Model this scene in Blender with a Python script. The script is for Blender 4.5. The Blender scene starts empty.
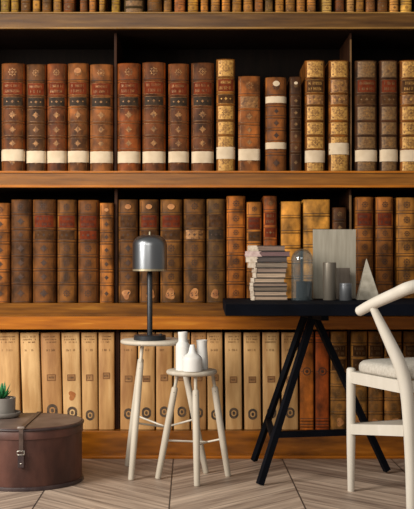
import bpy, bmesh, math, random
from mathutils import Vector, Matrix
PI = math.pi
C = bpy.context.scene.collection
S = bpy.context.scene
rnd = random.Random(7)
F = 1075.0; CAMZ = 0.9; HY = 263.0

# ------------------------------------------------------------------ camera, world, lights, exposure
cam = bpy.data.cameras.new('camera'); co = bpy.data.objects.new('camera', cam); C.objects.link(co)
co.location = (0, 0, CAMZ); co.rotation_euler = (PI/2, 0, 0)
cam.sensor_fit = 'HORIZONTAL'; cam.sensor_width = 36; cam.lens = F/414*36

S.camera = co
cam.shift_y = (HY-254.5)/414

w = bpy.data.worlds.new('world'); S.world = w; w.use_nodes = True
bg = w.node_tree.nodes['Background']; bg.inputs[0].default_value = (1.0, 0.95, 0.88, 1); bg.inputs[1].default_value = 0.27
def area(name, loc, tgt, size, sy, power, col):
    l = bpy.data.lights.new(name, 'AREA'); l.shape = 'RECTANGLE'; l.size = size; l.size_y = sy; l.energy = power; l.color = col
    o = bpy.data.objects.new(name, l); C.objects.link(o); o.location = loc
    o.rotation_euler = (Vector(tgt)-Vector(loc)).to_track_quat('-Z', 'Y').to_euler(); return o
area('window_light', (-3.0, 2.2, 2.2), (0.2, 4.9, 0.8), 1.5, 1.9, 205, (1, 0.95, 0.87))
area('front_fill_light', (-1.0, -0.8, 2.5), (0.3, 4.9, 0.8), 2.2, 1.4, 82, (1, 0.94, 0.85))  # added fill light behind the camera, no real window there
S.view_settings.view_transform = 'Standard'; S.view_settings.look = 'None'; S.view_settings.gamma = 1
S.view_settings.use_curve_mapping = False; S.view_settings.exposure = 0.0

# ------------------------------------------------------------------ helpers
def at(px, py, d): return Vector(((px-207)*d/F, d, CAMZ-(py-HY)*d/F))
def X(px, d=5.0): return (px-207)*d/F
def Z(py, d=5.0): return CAMZ-(py-HY)*d/F
def obj(name, bm, mats, parent=None, smooth=None, loc=None):
    me = bpy.data.meshes.new(name)
    bmesh.ops.recalc_face_normals(bm, faces=bm.faces[:])
    bm.to_mesh(me); bm.free()
    if not isinstance(mats, (list, tuple)): mats = [mats]
    for m in mats: me.materials.append(m)
    if smooth:
        for p in me.polygons: p.use_smooth = True
        try: me.set_sharp_from_angle(angle=math.radians(smooth))
        except Exception: pass
    o = bpy.data.objects.new(name, me); C.objects.link(o)
    if parent: o.parent = parent
    if loc is not None: o.location = loc
    return o
def tag(o, label, cat, group=None):
    o['label'] = label; o['category'] = cat
    if group: o['group'] = group
    return o
def thing(name, label, cat, loc=(0, 0, 0), rot=(0, 0, 0), group=None):
    o = bpy.data.objects.new(name, None); C.objects.link(o); o.location = loc; o.rotation_euler = rot
    o.empty_display_size = 0.05
    return tag(o, label, cat, group)
def box(bm, x0, x1, y0, y1, z0, z1, bev=0, mat=0):
    vs = [bm.verts.new(p) for p in ((x0,y0,z0),(x1,y0,z0),(x1,y1,z0),(x0,y1,z0),(x0,y0,z1),(x1,y0,z1),(x1,y1,z1),(x0,y1,z1))]
    fs = [bm.faces.new([vs[i] for i in f]) for f in ((0,3,2,1),(4,5,6,7),(0,1,5,4),(1,2,6,5),(2,3,7,6),(3,0,4,7))]
    for f in fs: f.material_index = mat
    if bev:
        es = list({e for f in fs for e in f.edges})
        bmesh.ops.bevel(bm, geom=es, offset=bev, segments=2, affect='EDGES', profile=0.5)
    return bm
def nb(): return bmesh.new()
def lathe(bm, prof, cx=0, cy=0, n=40, mat=0, cap=True):
    rings = []
    for r, z in prof:
        if r < 1e-6: rings.append([bm.verts.new((cx, cy, z))])
        else: rings.append([bm.verts.new((cx+r*math.cos(2*PI*k/n), cy+r*math.sin(2*PI*k/n), z)) for k in range(n)])
    for a, b in zip(rings, rings[1:]):
        for k in range(n):
            k2 = (k+1) % n
            if len(a) == 1 and len(b) == 1: continue
            if len(a) == 1: f = bm.faces.new((a[0], b[k], b[k2]))
            elif len(b) == 1: f = bm.faces.new((a[k], a[k2], b[0]))
            else: f = bm.faces.new((a[k], a[k2], b[k2], b[k]))
            f.material_index = mat
    if cap:
        for r in (rings[0], rings[-1]):
            if len(r) > 1: bm.faces.new(r).material_index = mat
    return bm
def catmull(pts, seg=6):
    out = []
    n = len(pts)
    for i in range(n-1):
        p0 = pts[max(i-1, 0)]; p1 = pts[i]; p2 = pts[i+1]; p3 = pts[min(i+2, n-1)]
        for k in range(seg):
            t = k/seg
            out.append(tuple(0.5*((2*b)+(-a+c)*t+(2*a-5*b+4*c-d)*t*t+(-a+3*b-3*c+d)*t**3) for a, b, c, d in zip(p0, p1, p2, p3)))
    out.append(tuple(pts[-1])); return out
def tube(bm, pts, rad, n=14, flat=1.0, square=False, roundend=True, up=(0, 0, 1)):
    """pts list of (x,y,z); rad a number or list; flat squashes the second axis"""
    P = [Vector(p[:3]) for p in pts]
    R = rad if isinstance(rad, (list, tuple)) else [rad]*len(P)
    if roundend and not square:
        a = (P[0]-P[1]).normalized(); b = (P[-1]-P[-2]).normalized()
        P = [P[0]+a*R[0]*0.45, P[0]+a*R[0]*0.3] + P + [P[-1]+b*R[-1]*0.3, P[-1]+b*R[-1]*0.45]
        R = [R[0]*0.45, R[0]*0.8] + list(R) + [R[-1]*0.8, R[-1]*0.45]
    rings = []; s = None
    for i, p in enumerate(P):
        t = (P[min(i+1, len(P)-1)]-P[max(i-1, 0)]).normalized()
        if s is None:
            u = Vector(up) if abs(t.dot(Vector(up))) < 0.95 else Vector((0, 1, 0))
            s = t.cross(u).normalized()
        else: s = (s-t*s.dot(t)).normalized()      # carry the frame along without twisting
        v = s.cross(t).normalized()
        if square: ring = [bm.verts.new(p+s*R[i]*a+v*R[i]*b*flat) for a, b in ((-1,-1),(1,-1),(1,1),(-1,1))]
        else: ring = [bm.verts.new(p+s*R[i]*math.cos(2*PI*k/n)+v*R[i]*flat*math.sin(2*PI*k/n)) for k in range(n)]
        rings.append(ring)
    m = len(rings[0])
    for a, b in zip(rings, rings[1:]):
        for k in range(m): bm.faces.new((a[k], a[(k+1) % m], b[(k+1) % m], b[k]))
    bm.faces.new(rings[0]); bm.faces.new(rings[-1][::-1])
    return bm

# ------------------------------------------------------------------ materials
def srgb(c):
    return tuple(((v/255)/12.92 if v/255 <= 0.04045 else ((v/255+0.055)/1.055)**2.4) for v in c)+(1,)
class N:
    def __init__(s, name):
        s.m = bpy.data.materials.new(name); s.m.use_nodes = True; s.t = s.m.node_tree
        s.b = s.t.nodes['Principled BSDF']
    def n(s, typ, **kw):
        x = s.t.nodes.new(typ)
        for k, v in kw.items(): setattr(x, k, v)
        return x
    def l(s, a, b): s.t.links.new(a, b)
    def math(s, op, a, b=None, c=None):
        x = s.n('ShaderNodeMath', operation=op)
        for i, v in enumerate((a, b, c)):
            if v is None: continue
            if isinstance(v, (int, float)): x.inputs[i].default_value = v
            else: s.l(v, x.inputs[i])
        return x.outputs[0]
def mottled(name, c1, c2, scale=14, rough=0.55, bump=0.15, metal=0, stretch=(1, 1, 1), c3=None, spec=0.4, lo=0.35, hi=0.65, detail=5):
    """two (or three) toned surface broken up by noise, with a fine bump"""
    s = N(name)
    tc = s.n('ShaderNodeTexCoord'); mp = s.n('ShaderNodeMapping'); mp.inputs['Scale'].default_value = stretch
    s.l(tc.outputs['Object'], mp.inputs[0])
    oi = s.n('ShaderNodeObjectInfo'); ww = s.math('MULTIPLY', oi.outputs['Random'], 40.0)
    nz = s.n('ShaderNodeTexNoise', noise_dimensions='4D'); nz.inputs['Scale'].default_value = scale; nz.inputs['Detail'].default_value = detail
    s.l(mp.outputs[0], nz.inputs['Vector']); s.l(ww, nz.inputs['W'])
    cr = s.n('ShaderNodeValToRGB'); cr.color_ramp.elements[0].position = lo; cr.color_ramp.elements[1].position = hi
    cr.color_ramp.elements[0].color = srgb(c1); cr.color_ramp.elements[1].color = srgb(c2)
    if c3:
        e = cr.color_ramp.elements.new(min(hi+0.1, 1)); e.color = srgb(c3)
    s.l(nz.outputs['Fac'], cr.inputs[0]); s.l(cr.outputs[0], s.b.inputs['Base Color'])
    s.b.inputs['Roughness'].default_value = rough; s.b.inputs['Metallic'].default_value = metal
    s.b.inputs['Specular IOR Level'].default_value = spec
    if bump:
        n2 = s.n('ShaderNodeTexNoise'); n2.inputs['Scale'].default_value = scale*8; n2.inputs['Detail'].default_value = 3
        s.l(mp.outputs[0], n2.inputs['Vector'])
        bp = s.n('ShaderNodeBump'); bp.inputs['Strength'].default_value = bump; bp.inputs['Distance'].default_value = 0.002
        s.l(n2.outputs['Fac'], bp.inputs['Height']); s.l(bp.outputs[0], s.b.inputs['Normal'])
    return s.m
def mul(c, k): return tuple(max(0, min(255, v*k)) for v in c)
_lc = {}
def leather(c, var=0.42):
    c = (min(255, c[0]*1.06), c[1]*0.97, c[2]*0.66)
    if c[0] > 140: c = (c[0]*0.87, c[1]*0.91, c[2]*1.0)
    if c not in _lc:
        _lc[c] = mottled('leather', mul(c, 1-var), mul(c, 1+var*0.45), 17, 0.58, 0.5, c3=mul(c, 1+var), spec=0.16, stretch=(1.2, 1, 0.8), lo=0.34, hi=0.62)
    return _lc[c]
GILT = mottled('worn_gilt', (84, 52, 26), (156, 108, 58), 90, 0.45, 0.2, metal=0.25)
GOLD = mottled('bright_gilt', (128, 86, 34), (204, 154, 76), 110, 0.45, 0.3, metal=0.2, lo=0.32, hi=0.68)
DULLG = mottled('dull_gilt', (78, 52, 26), (134, 98, 54), 110, 0.5, 0.3, metal=0.1, lo=0.32, hi=0.68)
BLIND = mottled('dark_tooling', (44, 25, 14), (76, 46, 26), 60, 0.6, 0)
DLINE = mottled('dark_fillet', (28, 15, 8), (50, 28, 15), 60, 0.6, 0)
TOOL = mottled('brown_tooling', (84, 50, 20), (150, 104, 48), 60, 0.6, 0)
REDL = mottled('red_leather_label', (86, 33, 15), (112, 48, 22), 50, 0.7, 0.1, spec=0.08)
BLKL = mottled('black_leather_label', (34, 24, 15), (58, 42, 27), 50, 0.6, 0.2, spec=0.15)
BRNL = mottled('brown_leather_label', (58, 36, 19), (86, 56, 31), 50, 0.7, 0.1, spec=0.08)
PAPER = mottled('aged_white_paper', (196, 174, 144), (214, 193, 164), 20, 0.75, 0.1)
PAGES = mottled('page_edges', (120, 96, 66), (170, 142, 104), 30, 0.85, 0.3, stretch=(30, 1, 1))
WORN = mottled('worn_tan_leather', (140, 84, 40), (192, 132, 76), 30, 0.6, 0.3)
PARCH = [mottled('parchment', a, b, 9, 0.6, 0.25, c3=c, stretch=(3, 1, 0.5), spec=0.3) for a, b, c in (
    ((152, 106, 58), (194, 148, 92), (210, 170, 116)), ((162, 118, 68), (204, 160, 104), (220, 184, 130)),
    ((146, 100, 54), (188, 140, 86), (206, 164, 108)), ((172, 128, 76), (210, 170, 116), (226, 192, 140)))]
INK = mottled('faded_ink', (92, 62, 34), (140, 102, 62), 80, 0.8, 0)
STAMP = mottled('black_stamp_ink', (52, 42, 34), (98, 76, 54), 60, 0.7, 0)
TBORD = mottled('brown_label_border', (92, 56, 26), (124, 80, 42), 40, 0.7, 0)
TITLEP = mottled('brown_paper_label', (134, 92, 52), (162, 118, 72), 40, 0.7, 0)
def wood(name, c1, c2, c3, rough=0.32, stretch=(1, 10, 14), scale=5, bump=0.15, coat=0.0, spec=0.3):
    m = mottled(name, c1, c2, scale, rough, bump, stretch=stretch, c3=c3, spec=spec, lo=0.3, hi=0.6)
    m.node_tree.nodes['Principled BSDF'].inputs['Coat Weight'].default_value = coat
    m.node_tree.nodes['Principled BSDF'].inputs['Coat Roughness'].default_value = 0.2
    return m
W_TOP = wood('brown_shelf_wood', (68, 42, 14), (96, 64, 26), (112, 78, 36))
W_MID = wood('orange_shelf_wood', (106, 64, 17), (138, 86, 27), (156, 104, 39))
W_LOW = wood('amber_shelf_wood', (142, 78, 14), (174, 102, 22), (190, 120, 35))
W_LED = wood('dark_amber_shelf_wood', (86, 50, 10), (124, 76, 18), (144, 94, 28), rough=0.25)  # darker than the fascia: the ledge's dark reflection is put into the colour
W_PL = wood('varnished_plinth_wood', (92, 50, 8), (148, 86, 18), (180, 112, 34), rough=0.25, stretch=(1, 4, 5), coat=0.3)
W_UP = wood('upright_wood', (34, 18, 9), (58, 32, 16), (70, 42, 22), rough=0.6, stretch=(14, 10, 1), spec=0.15)  # colour kept dark to carry the shade inside the shelf gaps
W_UPL = wood('pale_upright_wood', (78, 54, 32), (118, 88, 56), (136, 104, 70), stretch=(14, 10, 1), spec=0.1)
W_BK = wood('shade_dark_back_wood', (10, 5, 3), (17, 9, 5), (22, 12, 7), rough=0.75, stretch=(8, 1, 1), spec=0.1)  # almost black: the shade above the books is painted into the panel

# ------------------------------------------------------------------ floor (chevron boards)
def floor_mat():
    s = N('chevron_floor')
    tc = s.n('ShaderNodeTexCoord'); mp = s.n('ShaderNodeMapping'); mp.inputs['Rotation'].default_value = (0, 0, math.radians(-0.9))
    s.l(tc.outputs['Object'], mp.inputs[0]); sx = s.n('ShaderNodeSeparateXYZ'); s.l(mp.outputs[0], sx.inputs[0])
    x, y = sx.outputs[0], sx.outputs[1]
    u = s.math('DIVIDE', s.math('ADD', x, 0.077), 0.50)
    col = s.math('FLOOR', u); fu = s.math('FRACT', u)
    par = s.math('FLOORED_MODULO', col, 2.0); sg = s.math('SUBTRACT', 1.0, s.math('MULTIPLY', par, 2.0))
    ac = s.math('SUBTRACT', y, s.math('MULTIPLY', sg, x)); al = s.math('ADD', x, s.math('MULTIPLY', sg, y))
    pv = s.math('DIVIDE', ac, 0.155); pid = s.math('FLOOR', pv); fp = s.math('FRACT', pv)
    idn = s.n('ShaderNodeCombineXYZ'); s.l(pid, idn.inputs[0]); s.l(col, idn.inputs[1])
    wn = s.n('ShaderNodeTexWhiteNoise'); s.l(idn.outputs[0], wn.inputs['Vector'])
    gv = s.n('ShaderNodeCombineXYZ'); s.l(s.math('MULTIPLY', al, 1.6), gv.inputs[0]); s.l(s.math('MULTIPLY', ac, 26.0), gv.inputs[1]); s.l(s.math('MULTIPLY', wn.outputs['Value'], 30.0), gv.inputs[2])
    nz = s.n('ShaderNodeTexNoise'); nz.inputs['Scale'].default_value = 1.0; nz.inputs['Detail'].default_value = 6; nz.inputs['Roughness'].default_value = 0.6; s.l(gv.outputs[0], nz.inputs['Vector'])
    cr = s.n('ShaderNodeValToRGB'); e = cr.color_ramp.elements
    e[0].position = 0.3; e[0].color = srgb((114, 96, 84)); e[1].position = 0.7; e[1].color = srgb((200, 178, 158))
    m_ = cr.color_ramp.elements.new(0.5); m_.color = srgb((164, 143, 126))
    f = s.math('ADD', nz.outputs['Fac'], s.math('MULTIPLY', s.math('SUBTRACT', wn.outputs['Value'], 0.5), 0.16)); s.l(f, cr.inputs[0])
    # dark joints: along the column edges and faint ones between boards
    e1 = s.math('MINIMUM', fu, s.math('SUBTRACT', 1.0, fu)); g1 = s.math('LESS_THAN', e1, 0.006)
    e2 = s.math('MINIMUM', fp, s.math('SUBTRACT', 1.0, fp)); g2 = s.math('MULTIPLY', s.math('LESS_THAN', e2, 0.022), 0.5)
    g = s.math('MAXIMUM', s.math('MULTIPLY', g1, 0.92), g2)
    mx = s.n('ShaderNodeMix', data_type='RGBA'); s.l(g, mx.inputs['Factor']); s.l(cr.outputs[0], mx.inputs[6]); mx.inputs[7].default_value = srgb((44, 36, 32))
    s.l(mx.outputs[2], s.b.inputs['Base Color']); s.b.inputs['Roughness'].default_value = 0.5
    bp = s.n('ShaderNodeBump'); bp.inputs['Strength'].default_value = 0.25; bp.inputs['Distance'].default_value = 0.003
    s.l(s.math('SUBTRACT', nz.outputs['Fac'], g), bp.inputs['Height']); s.l(bp.outputs[0], s.b.inputs['Normal'])
    return s.m
fl = obj('floor', box(nb(), -3.2, 3.2, -1.5, 5.6, -0.05, 0), floor_mat()); fl['kind'] = 'structure'

# ------------------------------------------------------------------ bookcase
FS = 4.94
ZA = Z(12, FS); ZA0 = Z(29, FS); ZB = Z(171, FS); ZB0 = Z(187.5, FS); ZC = Z(303, 5.0); ZC1 = Z(316.5, FS); ZC0 = Z(329.5, FS)
ZD = Z(430, 5.0); XL, XR, YB = -1.3, 1.3, 5.42
W_DKI = wood('shade_dark_shelf_wood', (22, 12, 7), (34, 19, 11), (42, 24, 14), rough=0.6, spec=0.2)  # near-black colour stands in for the shade under the shelves
bc = thing('bookcase', 'wide dark wooden bookcase with orange brown shelves filled with antique books', 'bookcase', (0, FS, 0))
def bcp(name, m, *boxes, bev=0.002):
    bm = nb()
    for b in boxes: box(bm, b[0], b[1], b[2]-FS, b[3]-FS, b[4], b[5], bev)
    return obj(name, bm, m, bc)
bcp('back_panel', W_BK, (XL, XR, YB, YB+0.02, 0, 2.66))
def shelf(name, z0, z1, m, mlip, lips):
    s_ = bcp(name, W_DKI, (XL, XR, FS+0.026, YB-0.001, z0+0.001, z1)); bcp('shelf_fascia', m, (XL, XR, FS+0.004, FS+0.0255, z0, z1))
    for a, b, pr in lips:
        bcp('shelf_moulding', mlip, (XL, XR, FS-pr, FS+0.003, a, b), bev=0.0015)
    return s_
W_TLIP = wood('light_edge_wood', (108, 76, 34), (144, 106, 52), (158, 122, 68))
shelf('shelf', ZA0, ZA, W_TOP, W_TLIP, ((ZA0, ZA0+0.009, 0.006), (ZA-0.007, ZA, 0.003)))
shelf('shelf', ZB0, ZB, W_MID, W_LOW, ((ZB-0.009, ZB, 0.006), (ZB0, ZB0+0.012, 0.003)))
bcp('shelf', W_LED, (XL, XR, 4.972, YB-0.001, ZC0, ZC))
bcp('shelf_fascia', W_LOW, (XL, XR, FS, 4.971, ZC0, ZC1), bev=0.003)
bcp('shelf', W_PL, (XL, XR, 4.968, YB-0.001, 0.0, ZD))
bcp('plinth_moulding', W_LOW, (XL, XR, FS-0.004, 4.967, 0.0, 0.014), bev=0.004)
bcp('top_board', W_TOP, (XL, XR, FS, YB-0.001, 2.62, 2.66))
for x0, x1 in ((XL-0.03, XL-0.001), (XR+0.001, XR+0.03)):
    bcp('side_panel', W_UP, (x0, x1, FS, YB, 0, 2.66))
W_DK = wood('dark_interior_wood', (24, 13, 8), (36, 20, 12), (44, 25, 15), rough=0.6, spec=0.2)
def upright(p0, p1, za, zb, m):
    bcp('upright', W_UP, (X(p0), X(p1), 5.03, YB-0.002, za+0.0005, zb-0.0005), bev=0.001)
    if m is W_UPL: bcp('upright_edging', m, (X(p0), X(p1), 5.024, 5.0295, za+0.0005, zb-0.03), bev=0.001)  # separate paler strip along the upright's front edge
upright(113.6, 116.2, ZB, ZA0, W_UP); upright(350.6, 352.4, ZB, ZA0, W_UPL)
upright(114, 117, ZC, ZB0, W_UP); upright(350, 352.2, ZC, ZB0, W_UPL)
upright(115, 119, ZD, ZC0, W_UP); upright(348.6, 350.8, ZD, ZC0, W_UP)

# ------------------------------------------------------------------ antique books
class Spine:
    def __init__(s, w, h, bulge, bands, bandh=0.0035, zstretch=1):
        s.w, s.h, s.b, s.bands, s.bh = w, h, bulge, bands, bandh
    def y(s, x, z, off=0):
        t = min(1, abs(x)/(s.w/2))
        y = -s.b*math.sqrt(max(0, 1-t**2.3))
        if z > s.h-0.006: y += (z-(s.h-0.006))*0.7*(1 if t < 1 else 0)
        return y-off
def binding_mesh(sp, depth, th=0.003, edge=None):
    bm = nb(); n = 12; w, h = sp.w, sp.h
    zs = [0, 0.003]
    for f in sorted([h*(1-b) for b in sp.bands]):
        zs += [f-0.0078, f-0.0050, f-0.003, f, f+0.003, f+0.0050, f+0.0078]
    zs += [h-0.006, h-0.003, h]; 
    offs = {}
    for f in [h*(1-b) for b in sp.bands]:
        offs[round(f, 6)] = 1.0; offs[round(f-0.003, 6)] = 0.75; offs[round(f+0.003, 6)] = 0.75
    xs = [-w/2*math.cos(PI*i/n) for i in range(n+1)]
    g = []
    for z in zs:
        o = offs.get(round(z, 6), 0)*sp.bh
        g.append([bm.verts.new((x, sp.y(x, z, o*(1 if 0 < i < n else 0)), z)) for i, x in enumerate(xs)])
    for j, (a, b) in enumerate(zip(g, g[1:])):
        for i in range(n):
            f = bm.faces.new((a[i], a[i+1], b[i+1], b[i])); f.smooth = True
            if sp.bands and j >= 2 and (j-2) % 7 in (0, 5) and j < 2+7*len(sp.bands): f.material_index = 2   # dark fillet on each side of a raised band
            elif edge and (i < edge[0] or i >= n-edge[1]): f.material_index = 1
    # boards running back and inner faces
    def side(col, x):
        bk = [bm.verts.new((x, depth, 0)), bm.verts.new((x, depth, h))]
        vs = [r[col] for r in g]
        bm.faces.new(vs+[bk[1], bk[0]]) if x > 0 else bm.faces.new((vs+[bk[1], bk[0]])[::-1])
        s = 1 if x > 0 else -1
        inn = [bm.verts.new((x-s*th, 0.002, 0)), bm.verts.new((x-s*th, 0.002, h)), bm.verts.new((x-s*th, depth, h)), bm.verts.new((x-s*th, depth, 0))]
        bm.faces.new(inn); bm.faces.new((bk[0], bk[1], inn[2], inn[3]))
        bm.faces.new((g[-1][col], inn[1], inn[2], bk[1])); bm.faces.new((g[0][col], bk[0], inn[3], inn[0]))
        return inn
    L = side(0, -w/2); R = side(n, w/2)
    bm.faces.new(g[-1]+[R[1], L[1]]); bm.faces.new((g[0]+[R[0], L[0]])[::-1]); bm.faces.new((L[0], L[1], R[1], R[0]))
    return bm
def patch(bm, sp, x0, x1, z0, z1, off=0.0007, nx=None, th=0.0, wob=0):
    nx = nx or max(1, int((x1-x0)/0.008)); 
    zz = [z0, z1]
    up = [[bm.verts.new((x0+(x1-x0)*i/nx, sp.y(x0+(x1-x0)*i/nx, min(z, sp.h-0.007), off), z+wob*math.sin(i*1.7+z*90))) for i in range(nx+1)] for z in zz]
    for i in range(nx): bm.faces.new((up[0][i], up[0][i+1], up[1][i+1], up[1][i]))
    # a rim down to the spine gives it real thickness
    lo = [[bm.verts.new((v.co.x, v.co.y+off*0.9, v.co.z)) for v in r] for r in up]
    for i in range(nx):
        bm.faces.new((up[0][i+1], up[0][i], lo[0][i], lo[0][i+1])); bm.faces.new((up[1][i], up[1][i+1], lo[1][i+1], lo[1][i]))
    for r in (0, nx): bm.faces.new((up[0][r], up[1][r], lo[1][r], lo[0][r]))
def poly(bm, sp, cx, cz, rf, n=24, off=0.0012, inner=None):
    P = []; Q = []
    for k in range(n):
        a = 2*PI*k/n; r = rf(a)
        x, z = cx+r*math.cos(a), cz+r*math.sin(a); P.append(bm.verts.new((x, sp.y(x, min(z, sp.h-0.007), off), z)))
        if inner:
            x, z = cx+r*inner*math.cos(a), cz+r*inner*math.sin(a); Q.append(bm.verts.new((x, sp.y(x, min(z, sp.h-0.007), off), z)))
    if inner:
        for k in range(n): bm.faces.new((P[k], P[(k+1) % n], Q[(k+1) % n], Q[k]))
    else:
        c = bm.verts.new((cx, sp.y(cx, min(cz, sp.h-0.007), off), cz))
        for k in range(n): bm.faces.new((P[k], P[(k+1) % n], c))
def flower(bm, sp, cz, s, kind, off=0.0014, cx=0):
    if kind == 0: poly(bm, sp, cx, cz, lambda a: s/(abs(math.cos(a))+abs(math.sin(a)))*(0.86+0.14*math.cos(8*a)), 32, off)
    elif kind == 1:
        poly(bm, sp, cx, cz, lambda a: s*(0.8+0.2*math.cos(8*a)), 32, off, 0.72); poly(bm, sp, cx, cz, lambda a: s*0.4*(0.7+0.3*math.cos(4*a)), 16, off)
    elif kind == 2: poly(bm, sp, cx, cz, lambda a: s*(0.55+0.3*math.cos(2*a+PI)+0.15*math.cos(4*a)), 32, off)
    elif kind == 3:
        for k in range(8):
            a = k*PI/4+0.3; poly(bm, sp, cx+s*0.75*math.cos(a), cz+s*0.7*math.sin(a), lambda t: s*0.24, 8, off)
        poly(bm, sp, cx, cz, lambda a: s*0.35, 12, off)
def scribble(bm, sp, z0, z1, half, rows, r_, off, dens=0.8):
    """rows of small illegible letter strokes"""
    hh = (z1-z0)/rows
    for j in range(rows):
        za = z0+hh*j+hh*0.22; zb = z0+hh*(j+1)-hh*0.2; x = -half
        while x < half-0.002:
            wv = r_.uniform(0.0022, 0.0045)
            if r_.random() < dens:
                patch(bm, sp, x, x+0.0013, za, zb, off, 1)
                if r_.random() < 0.7: patch(bm, sp, x+0.0013, x+wv, (za+zb)/2-0.0008+r_.uniform(-.3, .3)*(zb-za), (za+zb)/2+0.0008, off, 1)
            x += wv+0.0012
ORD = ['first', 'second', 'third', 'fourth', 'fifth', 'sixth', 'seventh', 'eighth', 'ninth', 'tenth', 'eleventh', 'twelfth',
       'thirteenth', 'fourteenth', 'fifteenth', 'sixteenth', 'seventeenth', 'eighteenth', 'nineteenth', 'twentieth']
B1 = (0.165, 0.30, 0.405, 0.545, 0.675, 0.80)
B2 = (0.14, 0.285, 0.40, 0.545, 0.68, 0.815)
def book(label, group, px0, px1, ytop, zbase, col, bands=B1, gilt='orn', title='red', second='black', paper=None, edge=None,
         edgecol=(140, 74, 34), worn=False, top_spot=None, flat=False, kind=0, lean=0.0, dd=0.0, name='leather_book', extra=None):
    d = 5.0+dd; g = 0.0012
    x0, x1 = X(px0, d)+g, X(px1, d)-g; w = x1-x0; h = Z(ytop, d)-zbase
    b = w*(0.27 if not flat else 0.13)
    r_ = random.Random(int(px0*10)+int(zbase*1000))
    root = thing(name, label, 'book', ((x0+x1)/2, d+b, zbase+0.0005), (0, lean, 0), group)
    sp = Spine(w, h, b, bands, 0.0042)
    mats = [leather(col), leather(edgecol, 0.3), DLINE]
    obj('binding', binding_mesh(sp, 0.29, edge=edge), mats, root)
    obj('page_block', box(nb(), -w/2+0.0034, w/2-0.0034, 0.0025, 0.283, 0.003, h-0.006), PAGES, root)
    zb = [h]+[h*(1-f) for f in bands]+[0.0]
    cells = [(zb[i+1]+0.0075, zb[i]-(0.0075 if i else 0.008)) for i in range(len(zb)-1)]
    gm = nb()
    hw = w*0.40
    for i, (a, c) in enumerate(cells):
        mid = (a+c)/2; s = min((c-a)*0.34, w*0.19)
        if title and i == 1:
            t = nb(); patch(t, sp, -hw, hw, a-0.001, c+0.001, 0.0008)
            obj('title_label', t, {'red': REDL, 'brown': BRNL, 'black': BLKL, 'gilt': GILT}[title], root)
            scribble(gm, sp, a+0.002, c-0.002, hw*0.8, 2, r_, 0.0013); 
        elif second and i == 2:
            t = nb(); patch(t, sp, -hw, hw, a-0.001, c+0.001, 0.0008)
            obj('volume_label', t, {'red': REDL, 'brown': BRNL, 'black': BLKL, 'gilt': GILT}[second], root)
            flower(gm, sp, mid, s*0.6, 0, 0.0013); flower(gm, sp, mid, s*0.35, 0, 0.0013, cx=-hw*0.6); flower(gm, sp, mid, s*0.35, 0, 0.0013, cx=hw*0.6)
        elif gilt == 'full':
            gf = nb(); patch(gf, sp, -hw, hw, a, c, 0.0007); gp = obj('gilt_panel', gf, DULLG if extra == 'dull' else GOLD, root)
            dk = nb(); flower(dk, sp, mid, s*1.15, 1, 0.0013)
            for sx in (-1, 1):
                for sz in (-1, 1): poly(dk, sp, sx*hw*0.78, mid+sz*(c-a)*0.33, lambda t: s*0.22, 8, 0.0013)
            obj('tooled_ornament', dk, TOOL, gp)
        elif gilt in ('orn', 'blind'):
            flower(gm, sp, mid, s, kind if i != 0 else (1 if kind != 3 else 3))
            if kind == 0 or gilt == 'blind':
                for sx in (-1, 1): patch(gm, sp, sx*hw-0.0006, sx*hw+0.0006, a+0.002, c-0.002, 0.0011, 1)
        if gilt != 'none' and (i > 0 or gilt == 'full'):
            for zz in (a-0.0022, c+0.0006): patch(gm, sp, -hw*1.08, hw*1.08, zz, zz+(0.0012 if gilt != 'blind' else 0.0022), 0.0011)
    gmat = {'orn': GILT, 'full': GOLD, 'blind': BLIND, 'none': BLIND, 'dull': DULLG}.get(gilt, GILT)
    if extra == 'dull': gmat = DULLG
    if len(gm.verts): obj('gilt_tooling' if gilt != 'blind' else 'blind_tooling', gm, gmat, root)
    else: gm.free()
    if paper:
        for (ya, yb) in paper:
            t = nb(); patch(t, sp, -w*0.499, w*0.499, Z(yb, d)-zbase, Z(ya, d)-zbase, 0.0052, 14, wob=0.0004)
            obj('paper_band', t, PAPER, root, smooth=60)
    if worn:
        t = nb(); s = w*0.22; sd = r_.uniform(0, 6)
        poly(t, sp, r_.uniform(-.1, .1)*w, cells[-1][0]+(cells[-1][1]-cells[-1][0])*0.42, lambda a: s*(0.8+0.45*abs(math.sin(a))*(1 if math.sin(a) > 0 else 0.5)+0.16*math.sin(3*a+sd)), 28, 0.0016)
        obj('worn_spot', t, WORN, root)
    if top_spot:
        t = nb(); poly(t, sp, 0, h*0.93, lambda a: w*(0.17-0.04*abs(math.sin(a))), 20, 0.0028)
        obj('round_shelf_label', t, PAPER if top_spot == 'white' else WORN, root)
    if extra == 'emblem':
        zc = Z(371.5, d)-zbase
        t = nb(); poly(t, sp, 0, zc, lambda a: w*0.30, 28, 0.0012, 0.78); poly(t, sp, 0, zc, lambda a: w*0.15*(0.8+0.2*math.cos(6*a)), 24, 0.0012)
        for sx in (-1, 1): patch(t, sp, min(sx*w*0.31, sx*w*0.45), max(sx*w*0.31, sx*w*0.45), zc-0.0015, zc+0.0015, 0.0012, 2)
        obj('round_emblem', t, BLIND, root)
    return root
def where(i, n, sec):
    """ordinal place inside a section of a shelf"""
    lft = {'L': 'at the left edge', 'M': 'right of the left upright', 'R': 'right of the right upright'}[sec]
    return i
U = 'books on the upper shelf'; M_ = 'books on the middle shelf'; LO = 'books on the lowest shelf'
BR = (92, 52, 30)
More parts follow.
